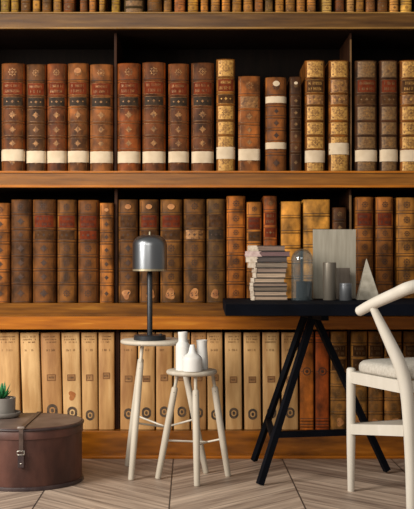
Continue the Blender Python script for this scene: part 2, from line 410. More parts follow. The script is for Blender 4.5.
# upper shelf ------------------------------------------------------
def up(i, look, *a, **k): book(look, U, *a, zbase=ZB, **k)
book('dark brown folio with white paper band, leftmost on the upper shelf', U, 0.2, 24.6, 63, ZB, (90, 54, 32), paper=[(149.5, 161)], edge=(1, 2))
book('blackish brown slim folio with white band, second from left on the upper shelf', U, 25.6, 46, 64, ZB, (72, 48, 34), paper=[(151, 163)], edge=(1, 2))
book('reddish brown folio with white band, third from left on the upper shelf', U, 46.4, 66.4, 63.5, ZB, (94, 54, 36), paper=[(151, 163)], edge=(1, 2))
book('brown folio with pale worn spot at spine top, fourth from left on upper shelf', U, 66.9, 88.6, 63, ZB, (104, 66, 42), paper=[(151, 162.5)], edge=(1, 1), top_spot='worn')
book('brown folio directly left of the upper shelf left upright', U, 89.2, 112.8, 64, ZB, (112, 72, 50), paper=[(151.5, 163)], edge=(0, 1), edgecol=(152, 92, 54))
book('chestnut folio directly right of the upper shelf left upright, red title label', U, 117, 140.4, 63, ZB, (108, 60, 34), paper=[(151.5, 163)], edge=(1, 1), edgecol=(158, 84, 36))
book('brown folio with black label framed in gold, above the lamp, upper shelf', U, 142, 165.6, 62, ZB, (88, 52, 34), paper=[(151.5, 163)], edge=(1, 2), edgecol=(158, 84, 36))
book('narrow brown folio with orange spine foot, third right of upper left upright', U, 168, 189, 63.5, ZB, (92, 56, 38), paper=[(151.5, 162.5)], edge=(1, 2), edgecol=(158, 84, 36))
book('dark mottled folio with orange foot, directly left of the narrow gilt-headed upper book', U, 191.2, 214, 62.5, ZB, (84, 52, 38), paper=[(151.5, 163)], edge=(1, 1), edgecol=(150, 80, 36))
book('tall narrow book with gilt head and foot beside a shorter brown book, upper shelf', U, 216.2, 235.4, 58.8, ZB, (112, 74, 38), gilt='full', title='red', second='brown', paper=[(147, 159)])
book('shorter plain brown book with gold lettered label and one white band, upper shelf', U, 238.2, 260.4, 76, ZB, (122, 76, 48), title='gilt', second=None, bands=(0.2, 0.345, 0.5, 0.625, 0.755), paper=[(149, 160.5)], kind=0, flat=True)
book('brown book with two white paper bands around its spine, upper shelf', U, 265.5, 287, 77, ZB, (104, 66, 42), title=None, second=None, bands=(0.2, 0.3, 0.42, 0.55, 0.68, 0.81), paper=[(96.5, 103), (142.5, 149)], top_spot='white', gilt='blind')
book('thin dark book with white round spot at spine top, upper shelf', U, 289.8, 302, 76.5, ZB, (66, 42, 28), title=None, second=None, bands=(0.19, 0.32, 0.44, 0.56, 0.69, 0.80), top_spot='white', gilt='orn', kind=0, extra='dull')
book('gilded folio left of another gilded folio with a higher white band, upper shelf', U, 305, 325.6, 60, ZB, (96, 60, 26), gilt='full', title='brown', second='gilt', paper=[(150.5, 162.5)])
book('gilded folio with raised white band directly left of the upper right upright', U, 329, 349.8, 60, ZB, (100, 62, 28), gilt='full', title='gilt', second='gilt', paper=[(143, 154.5)])
book('dark folio with dull gilt panels directly right of the upper right upright', U, 355.5, 378, 60, ZB, (60, 38, 26), gilt='full', title='red', second='brown', paper=[(150, 161.5)], extra='dull')
book('narrow dark folio with dull gilt panels second right of the upper right upright', U, 380, 398.6, 60, ZB, (58, 36, 26), gilt='full', title='red', second='brown', paper=[(149.5, 161.5)], extra='dull')
book('bright gilded folio cut by the right picture edge on the upper shelf', U, 400.4, 421.5, 60, ZB, (100, 62, 28), gilt='full', title='brown', second='gilt', paper=[(150, 161.5)])
# middle shelf -----------------------------------------------------
K2 = dict(bands=B2, gilt='blind')
book('light orange brown volume cut by the left picture edge on the middle shelf', M_, -10, 9.6, 203, ZC, (148, 92, 52), title=None, second=None, **K2)
book('very dark brown volume without title label, second from left on middle shelf', M_, 10.2, 31.3, 199.5, ZC, (82, 54, 34), title=None, second=None, **K2)
book('wide dark brown volume with red title label, third from left on middle shelf', M_, 31.8, 55.8, 199.5, ZC, (92, 60, 36), title='red', second='brown', **K2)
book('dark brown volume with gold speckled red label, fourth from left on middle shelf', M_, 56.6, 76.6, 199.8, ZC, (94, 64, 38), title='red', second='brown', kind=1, **K2)
book('dark brown volume with two red labels, fifth from left on middle shelf', M_, 77.4, 98.6, 200, ZC, (90, 58, 34), title='red', second='red', kind=1, **K2)
book('light tan volume directly left of the middle shelf left upright', M_, 99.4, 113.4, 203, ZC, (160, 102, 58), title=None, second=None, top_spot='worn', **K2)
book('dark volume with pale worn spot at foot, directly left of the lamp', M_, 118, 138, 199.5, ZC, (88, 60, 38), title='brown', second='brown', worn=True, top_spot='worn', **K2)
book('dark volume directly behind the lamp shade and pole on the middle shelf', M_, 139, 158.8, 199.5, ZC, (96, 66, 42), title='red', second='brown', worn=True, top_spot='worn', **K2)
book('dark volume with pale worn foot, just right of the lamp', M_, 159.8, 182.4, 199.5, ZC, (100, 70, 44), title='red', second='brown', worn=True, top_spot='worn', kind=1, **K2)
book('wide dark volume with flame shaped worn foot, second right of the lamp', M_, 183.4, 205.6, 199, ZC, (98, 68, 42), title='brown', second='gilt', worn=True, kind=1, **K2)
book('greyish olive brown volume directly left of a taller orange volume, middle shelf', M_, 206.4, 225.6, 199, ZC, (84, 62, 42), title='brown', second='black', worn=True, kind=1, **K2)
book('tall orange leather volume above the left end of the black desk', M_, 226.4, 245.6, 196, ZC, (166, 100, 48), title=None, second=None, kind=1, bands=B2, gilt='blind')
book('tan volume with red title directly behind the stacked books, middle shelf', M_, 246.6, 262, 202, ZC, (164, 106, 56), title='red', second='brown', bands=B2, gilt='blind')
book('narrow reddish brown volume with dark red label behind stacked books', M_, 263.4, 277.4, 196, ZC, (128, 74, 42), title='red', second='red', bands=B2, gilt='orn', extra='dull')
K3 = dict(title=None, second=None, gilt='none', kind=1)
def dotted(r, w, h, zs):
    sp = Spine(w, h, w*0.08, ()); t = nb()
    for z in zs: poly(t, sp, 0, z, lambda a: 0.008*(0.75+0.25*math.cos(6*a)), 20, 0.0022)
    obj('rosette', t, BLIND, r)
B4 = (0.15, 0.30, 0.45, 0.60, 0.75)
r = book('plain golden tan volume with dark rosettes between stacked books and grey panel', M_, 281, 301, 201.5, ZC, (190, 134, 72), flat=True, bands=B4, **K3); dotted(r, X(301)-X(281), Z(201.5)-ZC, [0.30, 0.367])
r = book('wide golden tan volume with a rosette directly behind the glass dome', M_, 303.4, 330.4, 199.5, ZC, (192, 138, 76), flat=True, bands=B4, **K3); dotted(r, X(330.4)-X(303.4), Z(199.5)-ZC, [0.30, 0.375])
book('small dark brown volume behind the grey panel beside the middle right upright', M_, 332.6, 347, 207.5, ZC, (66, 42, 28), title=None, second='brown', bands=B2, gilt='orn', extra='dull')
book('brown ornate volume with red label directly right of the middle right upright', M_, 355.6, 374.2, 197, ZC, (116, 76, 44), title='red', second=None, bands=B2, gilt='blind', kind=1)
book('orange brown ornate volume behind the chair backrest, second right of middle upright', M_, 376, 394, 197, ZC, (140, 88, 48), title='red', second=None, bands=B2, gilt='blind', kind=1)
book('light tan volume at the right picture edge of the middle shelf', M_, 396.7, 417, 197.5, ZC, (164, 112, 62), title=None, second=None, bands=B2, gilt='blind', kind=1)
# lowest shelf : parchment folios ------------------------------------
def parch(label, b0, b1, t0, t1, mi, lab=None, stamp=None, stain=False, ytop=331.5):
    d = 5.0; zb = ZD; g = 0.0015
    w = (X(b1)-X(b0)+X(t1)-X(t0))/2-2*g; h = Z(ytop)-zb
    lean = math.atan((((t0+t1)-(b0+b1))/2*5/F)/h)
    w *= math.cos(lean); b = w*0.10
    root = thing('parchment_book', label, 'book', (X((b0+b1)/2), d+b, zb+0.001+abs(math.sin(lean))*w/2), (0, lean, 0), 'parchment folios on the lowest shelf')
    h = h/math.cos(lean)-abs(math.sin(lean))*w-0.004
    sp = Spine(w, h, b, ()); r_ = random.Random(int(b0*3))
    obj('binding', binding_mesh(sp, 0.31), PARCH[mi], root)
    obj('page_block', box(nb(), -w/2+0.0034, w/2-0.0034, 0.0025, 0.30, 0.003, h-0.006), PAGES, root)
    t = nb(); scribble(t, sp, h-0.052, h-0.014, w*0.34, 3, r_, 0.001, 0.75); scribble(t, sp, h-0.092, h-0.074, w*0.26, 1, r_, 0.001, 0.6)
    obj('faded_title', t, INK, root)
    def lz(y): return Z(y)-zb
    if lab:
        t = nb(); zz = lz(lab)
        patch(t, sp, -w*0.22, w*0.22, zz-0.015, zz+0.015, 0.001); L = obj('paper_label', t, TITLEP, root)
        t = nb()
        for sg in (-1, 1): patch(t, sp, -w*0.22, w*0.22, zz+sg*0.0135-0.0014, zz+sg*0.0135+0.0014, 0.0016); patch(t, sp, sg*w*0.205-0.0015, sg*w*0.205+0.0015, zz-0.0121, zz+0.0121, 0.0016, 1)
        obj('label_border', t, TBORD, L)
        t = nb(); scribble(t, sp, zz-0.008, zz+0.008, w*0.15, 1, r_, 0.0017, 0.9); obj('label_writing', t, BLIND, L)
    if stamp:
        t = nb(); zz = lz(stamp); R = w*0.27
        poly(t, sp, 0, zz, lambda a: R*(1+0.25*abs(math.sin(a))), 28, 0.001, 0.55)
        poly(t, sp, 0, zz, lambda a: R*0.34*(0.8+0.35*abs(math.sin(a))), 20, 0.001)
        obj('round_library_stamp', t, STAMP, root)
    if stain:
        t = nb(); poly(t, sp, w*0.02, lz(396), lambda a: w*0.15*(1+0.7*abs(math.sin(a))+0.25*math.sin(3*a+1)), 28, 0.001); obj('brown_stain', t, mottled('rust_stain', (150, 84, 36), (176, 112, 58), 40, 0.7, 0), root)
    return root
parch('wide parchment folio behind the potted succulent at the left picture edge', -2, 20.5, -4, 18.6, 1)
parch('leaning parchment folio without label, directly right of the succulent', 23, 42, 19.2, 39, 3)
parch('leaning parchment folio with paper label, third from left above the hat box', 43, 62.6, 39.6, 60, 2, 378, 411)
parch('parchment folio with a rusty brown stain above the hat box', 63.6, 81.6, 60.6, 79.7, 3, 378, 413, True)
parch('parchment folio with label and stamp just right of the hat box lid', 82.5, 98, 80.4, 97.4, 1, 378, 415.5)
parch('parchment folio directly left of the lowest shelf left upright, no visible stamp', 98.6, 114.6, 98, 114.4, 0, 376)
parch('parchment folio directly right of the lowest left upright, behind tall stool legs', 120, 137, 120, 137, 2, 379, 414)
parch('parchment folio under the lamp base, second right of the lowest left upright', 137.8, 155, 137.8, 155, 1, 379, 413)
parch('parchment folio between the two stools, third right of the lowest left upright', 155.8, 172.6, 155.8, 172.6, 0, 378, 412)
parch('parchment folio behind the tall white bottle and small stool left leg', 173.6, 190, 173.6, 190, 1, 378, 412)
parch('parchment folio behind the front leg of the small stool', 190.8, 206.6, 190.8, 206.6, 2, 378, 413)
parch('parchment folio behind the right leg of the small stool', 207.6, 223.4, 206.6, 222.6, 1, 378, 415)
parch('pale parchment folio first right of the small stool', 225.4, 242.6, 224.6, 241.4, 3, 380, 413.5)
parch('pale parchment folio second right of the small stool', 244.6, 261.2, 243, 260.6, 1, 380, 414.5)
parch('pale parchment folio behind the upper left desk trestle leg', 263, 280.4, 262, 279.8, 3, 379.5, 413)
parch('narrow parchment folio between the two left desk trestle legs', 282, 298.6, 281.2, 298, 1, 380, 413)
book('bright orange brown book with round emblem, right of the last parchment folio', LO, 299.8, 314, 331.5, ZD, (158, 92, 44), bands=(0.04, 0.1, 0.9, 0.96), title=None, second=None, gilt='none', flat=True, extra='emblem')
book('dark orange brown book with round emblem beside the ornate brown books', LO, 315.4, 329.4, 331.5, ZD, (126, 64, 32), bands=(0.04, 0.1, 0.9, 0.96), title=None, second=None, gilt='none', flat=True, extra='emblem')
B5 = (0.13, 0.27, 0.41, 0.55, 0.69, 0.83)
book('ornate brown book directly left of the lowest right upright', LO, 330.2, 347.8, 331.5, ZD, (156, 110, 66), bands=B5, title='brown', second='brown', gilt='orn', extra='dull', kind=1, worn=True)
book('ornate brown book behind the chair front leg on the lowest shelf', LO, 351.4, 368, 331.5, ZD, (158, 114, 70), bands=B5, title='brown', second='brown', gilt='orn', extra='dull', kind=1, worn=True)
book('ornate dark brown book behind the middle of the chair seat, lowest shelf', LO, 368.6, 383.6, 331.5, ZD, (138, 96, 60), bands=B5, title='brown', second='brown', gilt='orn', extra='dull', kind=1, worn=True)
book('ornate brown book behind the chair rear post on the lowest shelf', LO, 384.6, 402.6, 331.5, ZD, (152, 106, 66), bands=B5, title='brown', second='brown', gilt='orn', extra='dull', kind=1, worn=True)
book('brown book at the right picture edge of the lowest shelf', LO, 404, 421, 331.5, ZD, (148, 102, 64), bands=B5, title='brown', second='brown', gilt='orn', extra='dull', kind=1)
# topmost shelf : only the spine feet show ---------------------------
spans = [(0,0,38,'t'),(0,42,75,'t'),(0,80,122,'d'),(0,128,160,'t'),(0,165,205,'d'),(0,210,245,'t'),(0,250,298,'d'),(0,316,349,'d'),(0,353,383,'t'),(0,393,418,'o'),
 (1,28,64,'o'),(1,76,162,'k'),(1,170,232,'d'),(1,236,270,'t'),(1,278,324,'o'),(1,332,376,'o'),(1,383,416,'o'),
 (2,10,48,'o'),(2,54,90,'o'),(2,95,134,'o'),(2,140,180,'o'),(2,185,221,'t'),(2,226,260,'t'),(2,267,303,'o'),(2,308,348,'o'),(2,352,388,'o'),
 (3,-12,25,'o'),(3,48,88,'p'),(3,101,138,'d'),(3,146,178,'p'),(3,183,216,'t'),(3,222,262,'t'),(3,268,311,'d'),(3,317,355,'p'),(3,360,408,'p')]
offs_ = [0, 104, 208, 310]
cmap = {'t': ((142, 104, 62), 'speckled tan', (0.82, 0.95)), 'd': ((98, 64, 40), 'dark brown', (0.84, 0.95)), 'o': ((168, 116, 64), 'orange tan', (0.86, 0.96)), 'k': ((62, 46, 34), 'wide blackish', (0.8, 0.9, 0.97)), 'p': ((190, 150, 98), 'pale golden', (0.86, 0.96))}
nT = len(spans)
for i, (q, a, b, k) in enumerate(spans):
    p0, p1 = offs_[q]+a/3.98, offs_[q]+b/3.98
    c, nm, bd = cmap[k]
    pos = ('%s from left' % ORD[i] if i < 18 else '%s from right' % ORD[nT-1-i]) if 0 < i < nT-1 else ('leftmost' if i == 0 else 'rightmost')
    book('%s leather book on the topmost shelf, %s, only its foot visible' % (nm, pos), 'books on the topmost shelf', p0+0.3, p1-0.2, -62-rnd.random()*12, ZA,
         tuple(v*rnd.uniform(0.9, 1.1) for v in c), bands=(0.12, 0.28, 0.44, 0.6, 0.74)+bd[:2], title='red' if k in 'dt' else None, second=None,
         gilt='orn' if k != 'k' else 'full', extra='dull' if k in 'kd' else None, kind=rnd.choice((0, 1)))

# ------------------------------------------------------------------ desk
BLACK = mottled('matt_black_desk', (5, 7, 13), (10, 13, 22), 8, 0.85, 0.02, spec=0.06)
BLKM = mottled('black_trestle_paint', (5, 7, 13), (9, 12, 20), 10, 0.7, 0.02, spec=0.1)
DT = 0.74
desk = thing('trestle_desk', 'long black trestle desk in front of the bookcase', 'desk', (0.9, 4.46, 0))
def loc(p, o): return Vector(p)-Vector(o.location)
bm = nb(); box(bm, X(225.5, 4.165)-0.9, 1.75-0.9, 4.165-4.46, 4.90-4.46, 0.695, DT, 0.002); obj('desktop', bm, BLACK, desk)
def bar(name, a, b, r, parent, m, flat=1.0, sq=True, up=(0, 0, 1)):
    bm = nb(); tube(bm, [loc(a, parent), loc(b, parent)], r, square=sq, flat=flat, up=up); return obj(name, bm, m, parent, smooth=None if sq else 50)
T1 = at(306, 316, 4.62); T1.z = 0.69; T2 = at(313.5, 316, 4.44); T2.z = 0.69
F1 = Vector((X(254, 4.84), 4.84, 0.012)); F2 = Vector((X(259.8, 4.35), 4.35, 0.004)); F3 = Vector((X(387, 4.6), 4.6, 0.012))
def trestle(dx, vis=True):
    v = Vector((dx, 0, 0)); sgn = 1
    bar('leg', T1+v, F1+v, 0.0115, desk, BLKM); bar('leg', T2+v, F2+v, 0.0128, desk, BLKM); bar('leg', T2+v+Vector((0.003, 0.03, 0)), F3+v, 0.0125, desk, BLKM)
    t = 0.70; a = T1.lerp(F1, 0.72)+v; b = T2.lerp(F2, 0.74)+v
    bar('brace', a, b, 0.012, desk, BLKM)
    p = T2.lerp(F3, 0.745)+v; q = T2.lerp(F2, 0.712)+v
    bar('stretcher', q, p, 0.0125, desk, BLKM)
    bar('top_rail', T1+v+Vector((-0.03, 0.12, -0.004)), T2+v+Vector((0.03, -0.16, -0.004)), 0.0155, desk, BLKM)
trestle(0); 
v = Vector((1.08, 0, 0))
trestle(1.05)

# ------------------------------------------------------------------ stools
WW = wood('white_washed_wood', (190, 180, 163), (200, 190, 174), (206, 197, 182), rough=0.5, stretch=(4, 4, 1), scale=9, bump=0.03)
WW2 = wood('grey_washed_wood', (180, 169, 152), (190, 180, 164), (196, 187, 172), rough=0.5, stretch=(4, 4, 1), scale=9, bump=0.03)
BOLT = mottled('dark_bolt', (40, 36, 32), (66, 60, 54), 30, 0.4, 0, metal=0.7)
def stool(label, cx, cy, top, rad, feet, tops, node, ztie, m):
    st = thing('three_legged_stool', label, 'stool', (cx, cy, 0), group='round wooden stools')
    obj('seat', lathe(nb(), [(0, top-0.020), (rad-0.012, top-0.020), (rad-0.003, top-0.016), (rad, top-0.010), (rad-0.002, top-0.003), (rad-0.006, top), (0, top)], n=56, cap=False), m, st, smooth=60)
    nv = Vector(node)
    for (f, t) in zip(feet, tops):
        f = loc(f, st); t = loc(t, st); 
        bm = nb(); s = t.lerp(f, 0.14)
        off = Vector((0.004, 0, 0)) 
        tube(bm, [f, f.lerp(s, 0.5), s+(f-s)*0.02, s], [0.0125, 0.0145, 0.0138, 0.0132]); lg = obj('leg', bm, m, st, smooth=60)
        bm = nb(); tube(bm, [s+(f-s)*0.05, t], [0.0065, 0.0075], roundend=False); obj('leg_pin', bm, m, lg, smooth=60)
        k = (f.z-ztie)/(f.z-t.z); tie = f.lerp(t, k)
        bm = nb(); tube(bm, [tie, nv-Vector(st.location)], 0.0042, 8, roundend=False); obj('tie_rod', bm, M_ROD, st, smooth=60)
        bm = nb(); tube(bm, [s+(f-s)*0.045+Vector((0, -0.0125, 0)), s+(f-s)*0.045+Vector((0, -0.006, 0))], 0.003, 8, up=(0, 0, 1)); obj('dowel', bm, BOLT, lg)
    return st
M_ROD = mottled('pale_rod', (196, 188, 172), (214, 206, 192), 20, 0.4, 0)
def G(px, py): d = F*CAMZ/(py-HY); return Vector((X(px, d), d, 0.004))
tc_ = (X(155, 4.65), 4.65)
fA, fB, fC = G(131, 480.3), G(127.5, 465.8), G(206, 473.3)
tz = 0.570
stool('taller round pale wooden stool standing under the grey lamp', tc_[0], tc_[1], tz, 0.1495, (fA, fB, fC),
      (Vector((X(142, 4.59), 4.59, tz-0.020)), Vector((X(143, 4.74), 4.74, tz-0.020)), Vector((X(179.5, 4.65), 4.65, tz-0.020))), at(166, 427, 4.66), CAMZ-(421.5-HY)*4.55/F, WW)
sc_ = (X(191.8, 4.5), 4.5); sz = 0.4535
sA, sB, sC = G(158, 479), G(197, 486.5), G(228, 476.5)
stool('shorter round pale wooden stool carrying the three white bottles', sc_[0], sc_[1], sz, 0.107, (sA, sB, sC),
      (Vector((X(177.5, 4.53), 4.53, sz-0.020)), Vector((X(195.5, 4.44), 4.44, sz-0.020)), Vector((X(212.5, 4.55), 4.55, sz-0.020))), at(207, 442, 4.56), CAMZ-(439.5-HY)*4.52/F, WW2)

# ------------------------------------------------------------------ lamp
LG = mottled('grey_lamp_metal', (128, 131, 135), (136, 139, 143), 6, 0.33, 0.0, metal=0.97)
LD = mottled('dark_lamp_metal', (44, 46, 50), (56, 58, 62), 6, 0.42, 0.03, metal=0.5)
BRASS = mottled('brass_rim', (150, 138, 112), (190, 176, 146), 30, 0.35, 0, metal=0.6)
ld = 4.61; lx = X(149.8, ld); k = ld/F
lamp = thing('table_lamp', 'dark grey domed metal table lamp standing on the taller stool', 'lamp', (lx, ld, tz))
obj('base', lathe(nb(), [(0, 0), (15.6*k, 0), (16.2*k, 0.003), (16.2*k, 0.019), (15.4*k, 0.022), (0, 0.023)], n=48, cap=False), LD, lamp, smooth=40)
zr = lambda y: Z(y, ld)-tz
obj('pole', lathe(nb(), [(0, 0.022), (2.7*k, 0.022), (2.7*k, zr(273)), (2.0*k, zr(272)), (2.0*k, zr(262)), (0, zr(262))], n=20, cap=False), LD, lamp, smooth=40)
zt, zb_ = zr(235), zr(269); R = 17.2*k; rc = 0.050
prof = [(0, zt)]
for i in range(11):
    a = PI/2*(1-i/10); prof.append((R-rc+rc*math.cos(a)*1.0, zt-rc*0.9+rc*0.9*math.sin(a)))
prof += [(R, zb_), (R-0.003, zb_)]
for i in range(11):
    a = PI/2*(i/10); prof.append((R-rc+(rc-0.003)*math.cos(a), zt-rc*0.9+(rc*0.9-0.003)*math.sin(a)))
prof.append((0, zt-0.003))
obj('lamp_shade', lathe(nb(), prof, n=64, cap=False), LG, lamp, smooth=50)
obj('finial', lathe(nb(), [(0, zt), (1.0*k, zt), (1.0*k, zt+0.012), (0.5*k, zt+0.016), (0, zt+0.016)], n=12, cap=False), BRASS, lamp)
obj('shade_rim', lathe(nb(), [(R-0.002, zb_-0.0085), (R-0.0005, zb_-0.0085), (R-0.0005, zb_-0.0005), (R-0.002, zb_-0.0005), (R-0.002, zb_-0.0085)], n=64, cap=False), BRASS, lamp)
bm = nb(); 
for a in (0, PI/2): tube(bm, [(math.cos(a)*(R-0.003), math.sin(a)*(R-0.003), zb_+0.004), (-math.cos(a)*(R-0.003), -math.sin(a)*(R-0.003), zb_+0.004)], 0.002, 6)
obj('shade_spider', bm, LD, lamp)
obj('switch', lathe(nb(), [(0, 0.022), (0.006, 0.022), (0.006, 0.028), (0, 0.029)], 0.048, -0.02, n=14, cap=False), LD, lamp)

# ------------------------------------------------------------------ white bottles
CER = mottled('matt_white_ceramic', (214, 212, 208), (222, 220, 217), 10, 0.55, 0.03)
def vessel(label, px, d, prof):
    k = d/F; P = []
    z0 = sz+0.0005; base_y = HY+(CAMZ-sz)*F/d
    for w_, y in prof: P.append((w_*k, (base_y-y)*k))
    P[0] = (P[0][0], 0.0)
    o = obj('white_bottle', lathe(nb(), [(0, 0)]+P, n=40, cap=False), CER, smooth=55, loc=(X(px, d), d, z0))
    return tag(o, label, 'bottle', 'white bottles on the shorter stool')
vessel('tallest white ceramic bottle with stepped neck, at the left on the shorter stool', 182.8, 4.49, [(6.6, 372), (7, 371), (7.1, 347), (6.6, 344), (4.9, 342), (4.4, 341.2), (4.6, 336), (4.9, 333), (4.6, 332), (3.6, 332), (3.2, 336), (3.2, 343), (0, 344)])
vessel('white ceramic beaker bottle with flat open rim, at the right on the shorter stool', 201.8, 4.53, [(6.0, 372), (6.3, 371), (6.2, 360), (5.6, 350), (5.2, 346), (5.5, 342), (5.7, 340.3), (5.3, 340), (4.9, 342), (4.6, 346), (4.9, 352), (5.2, 366), (0, 367)])
vessel('squat white bell shaped bottle with slim neck, in front on the shorter stool', 192.4, 4.432, [(9.4, 374), (9.9, 371), (10.0, 360), (9.8, 358.2), (8.9, 356.8), (6.8, 355), (4.6, 353.2), (3.7, 351), (3.2, 348.5), (2.6, 346), (2.3, 344.8), (1.2, 344.6), (0, 345.3)])

# ------------------------------------------------------------------ hat box
HB = mottled('brown_hat_box_leather', (56, 32, 27), (98, 61, 50), 8, 0.48, 0.4, c3=(108, 72, 58), spec=0.4, stretch=(1, 1, 0.5))
HL = mottled('worn_grey_brown_lid', (84, 68, 60), (116, 98, 88), 8, 0.45, 0.3, c3=(126, 108, 98))
HR = mottled('dark_leather_rim', (44, 32, 34), (70, 56, 54), 14, 0.4, 0.2)
hx, hy, hr, hz = X(26.6, 4.46), 4.46, 0.2315, 0.2485
hb = thing('hat_box', 'large round brown leather hat box on the floor at left', 'hat box', (hx, hy, 0))
obj('body', lathe(nb(), [(0, 0), (hr-0.004, 0), (hr-0.003, 0.004), (hr-0.003, hz-0.03), (0, hz-0.03)], n=96, cap=False), HB, hb, smooth=40)
obj('bottom_rim', lathe(nb(), [(hr-0.004, 0.0), (hr+0.003, 0.0005), (hr+0.004, 0.008), (hr+0.002, 0.015), (hr-0.0035, 0.016)], n=96, cap=False), HR, hb, smooth=60)
lid = obj('lid', lathe(nb(), [(hr-0.002, hz-0.045), (hr+0.0015, hz-0.045), (hr+0.0015, hz-0.012), (hr-0.006, hz-0.001), (hr-0.05, hz), (0, hz), ], n=96, cap=False), [HB, HL], hb, smooth=50)
for p in lid.data.polygons:
    if p.center.z > hz-0.004: p.material_index = 1
bm = nb(); pts = [(math.cos(2*PI*i/72)*(hr+0.0005), math.sin(2*PI*i/72)*(hr+0.0005), hz-0.008) for i in range(73)]; tube(bm, pts, 0.0062, 8, roundend=False); obj('lid_rim', bm, HR, lid, smooth=60)
STR = mottled('brown_strap_leather', (58, 44, 38), (88, 70, 62), 20, 0.45, 0.3)
# strap runs across the lid, over the rim and down the front
sxp = X(21.2, 4.225)-hx; sw = 0.0095
def ribbon(path, hw, th, x=sxp):
    bm = nb(); up_ = []; 
    P = [Vector((0, a, b)) for a, b in path]
    rows = []
    for i, p in enumerate(P):
        t = (P[min(i+1, len(P)-1)]-P[max(i-1, 0)]).normalized(); nrm = Vector((0, -t.z, t.y))
        if nrm.z < 0 and abs(nrm.z) > 0.5: nrm = -nrm
        rows.append([bm.verts.new((x+sx*hw, p.y+nrm.y*o, p.z+nrm.z*o)) for sx, o in ((-1, 0), (1, 0), (1, th), (-1, th))])
    for a, b in zip(rows, rows[1:]):
        for k_ in range(4): bm.faces.new((a[k_], a[(k_+1) % 4], b[(k_+1) % 4], b[k_]))
    bm.faces.new(rows[0]); bm.faces.new(rows[-1]); return bm
yf = -math.sqrt(hr**2-sxp**2); yb_ = -yf
obj('strap', ribbon([(yb_-0.004, hz+0.001), (0, hz+0.001), (yf+0.02, hz+0.001), (yf+0.004, hz+0.0015)], sw, 0.003), STR, hb)
st2 = obj('strap', ribbon([(yf-0.0095, hz), (yf-0.0105, hz-0.02), (yf-0.008, hz-0.05), (yf-0.007, Z(466.5, 4.225))], 0.0085, 0.003), STR, hb)
bm = nb(); tube(bm, [(sxp-0.012, yf-0.008, hz+0.004), (sxp+0.012, yf-0.008, hz+0.004)], 0.0065, 10); obj('strap_loop', bm, mottled('worn_strap_loop', (110, 96, 88), (140, 126, 116), 30, 0.4, 0.1), hb, smooth=50)
zt2 = Z(458, 4.225)
obj('strap_tab', box(nb(), sxp-0.0125, sxp+0.0125, yf-0.0135, yf-0.0075, Z(467.5, 4.225), Z(454, 4.225), 0.002), HR, hb)
METB = mottled('old_nickel_buckle', (140, 134, 126), (190, 184, 174), 30, 0.3, 0, metal=0.8)
bm = nb(); zc = Z(452.5, 4.225); a_, b_ = 0.0135, 0.0075; yy = yf-0.0155
for p, q in (((-a_, -b_), (a_, -b_)), ((a_, -b_), (a_, b_)), ((a_, b_), (-a_, b_)), ((-a_, b_), (-a_, -b_))):
    tube(bm, [(sxp+p[0], yy, zc+p[1]), (sxp+q[0], yy, zc+q[1])], 0.0018, 8)
bk = obj('buckle', bm, METB, hb, smooth=50)
bm = nb(); tube(bm, [(sxp, yf-0.0145, Z(463.5, 4.225)), (sxp, yf-0.012, Z(463.5, 4.225))], 0.003, 10); obj('stud', bm, METB, hb)

# ------------------------------------------------------------------ saucer and succulent
PG = mottled('grey_clay_pot', (134, 128, 122), (150, 145, 138), 12, 0.6, 0.1)
pd = 4.55; pk = pd/F; pxx = X(0.5, pd); z0 = hz+0.0005
sa = obj('saucer', lathe(nb(), [(0, 0), (15*pk, 0), (18.3*pk, 0.004), (20*pk, 0.017), (20*pk, 0.022), (19*pk, 0.022), (17.2*pk, 0.009), (0, 0.008)], n=48, cap=False), PG, smooth=50, loc=(pxx, pd, z0))
tag(sa, 'grey clay saucer lying on the hat box lid under the succulent pot', 'saucer')
sc = thing('potted_succulent', 'small green spiky succulent in a grey pot on the hat box', 'plant', (pxx, pd, z0+0.0085))
ph = 16.5*pk+0.004
obj('pot', lathe(nb(), [(0, 0), (14*pk, 0), (14.5*pk, 0.003), (15*pk, ph), (13.4*pk, ph), (13.2*pk, ph-0.012), (0, ph-0.012)], n=40, cap=False), PG, sc, smooth=50)
obj('soil', lathe(nb(), [(0, ph-0.0115), (13*pk, ph-0.0115), (6*pk, ph-0.006), (0, ph-0.004)], n=24, cap=False), mottled('soil', (40, 30, 22), (70, 54, 40), 90, 0.9, 0.8), sc)
GRN = mottled('succulent_green', (20, 78, 44), (58, 146, 82), 18, 0.4, 0.0, c3=(110, 182, 120))
bm = nb()
for ring, (nl, tilt, ln) in enumerate(((9, 0.95, 0.050), (8, 0.6, 0.058), (6, 0.3, 0.060), (3, 0.1, 0.056))):
    for i in range(nl):
        a = 2*PI*i/nl+ring*0.5; dr = Vector((math.cos(a)*math.sin(tilt), math.sin(a)*math.sin(tilt), math.cos(tilt)))
        base = Vector((math.cos(a)*0.008, math.sin(a)*0.008, ph-0.007))
        l_ = ln*rnd.uniform(0.85, 1.1)
        pts = [base, base+dr*l_*0.35, base+dr*l_*0.7+Vector((0, 0, 0.004)), base+dr*l_+Vector((0, 0, 0.010))]
        tube(bm, pts, [0.005, 0.0062, 0.0042, 0.0007], 8, flat=0.55)
obj('leaves', bm, GRN, sc, smooth=60)
bm = nb(); lathe(bm, [(0, 0), (0.006, 0.002), (0.008, 0.006), (0.006, 0.010), (0, 0.012)], 11.6*pk, -0.012, n=14, cap=False)
for v_ in bm.verts: v_.co.z += ph-0.011
obj('pebble', bm, PAPER, sc, smooth=60)

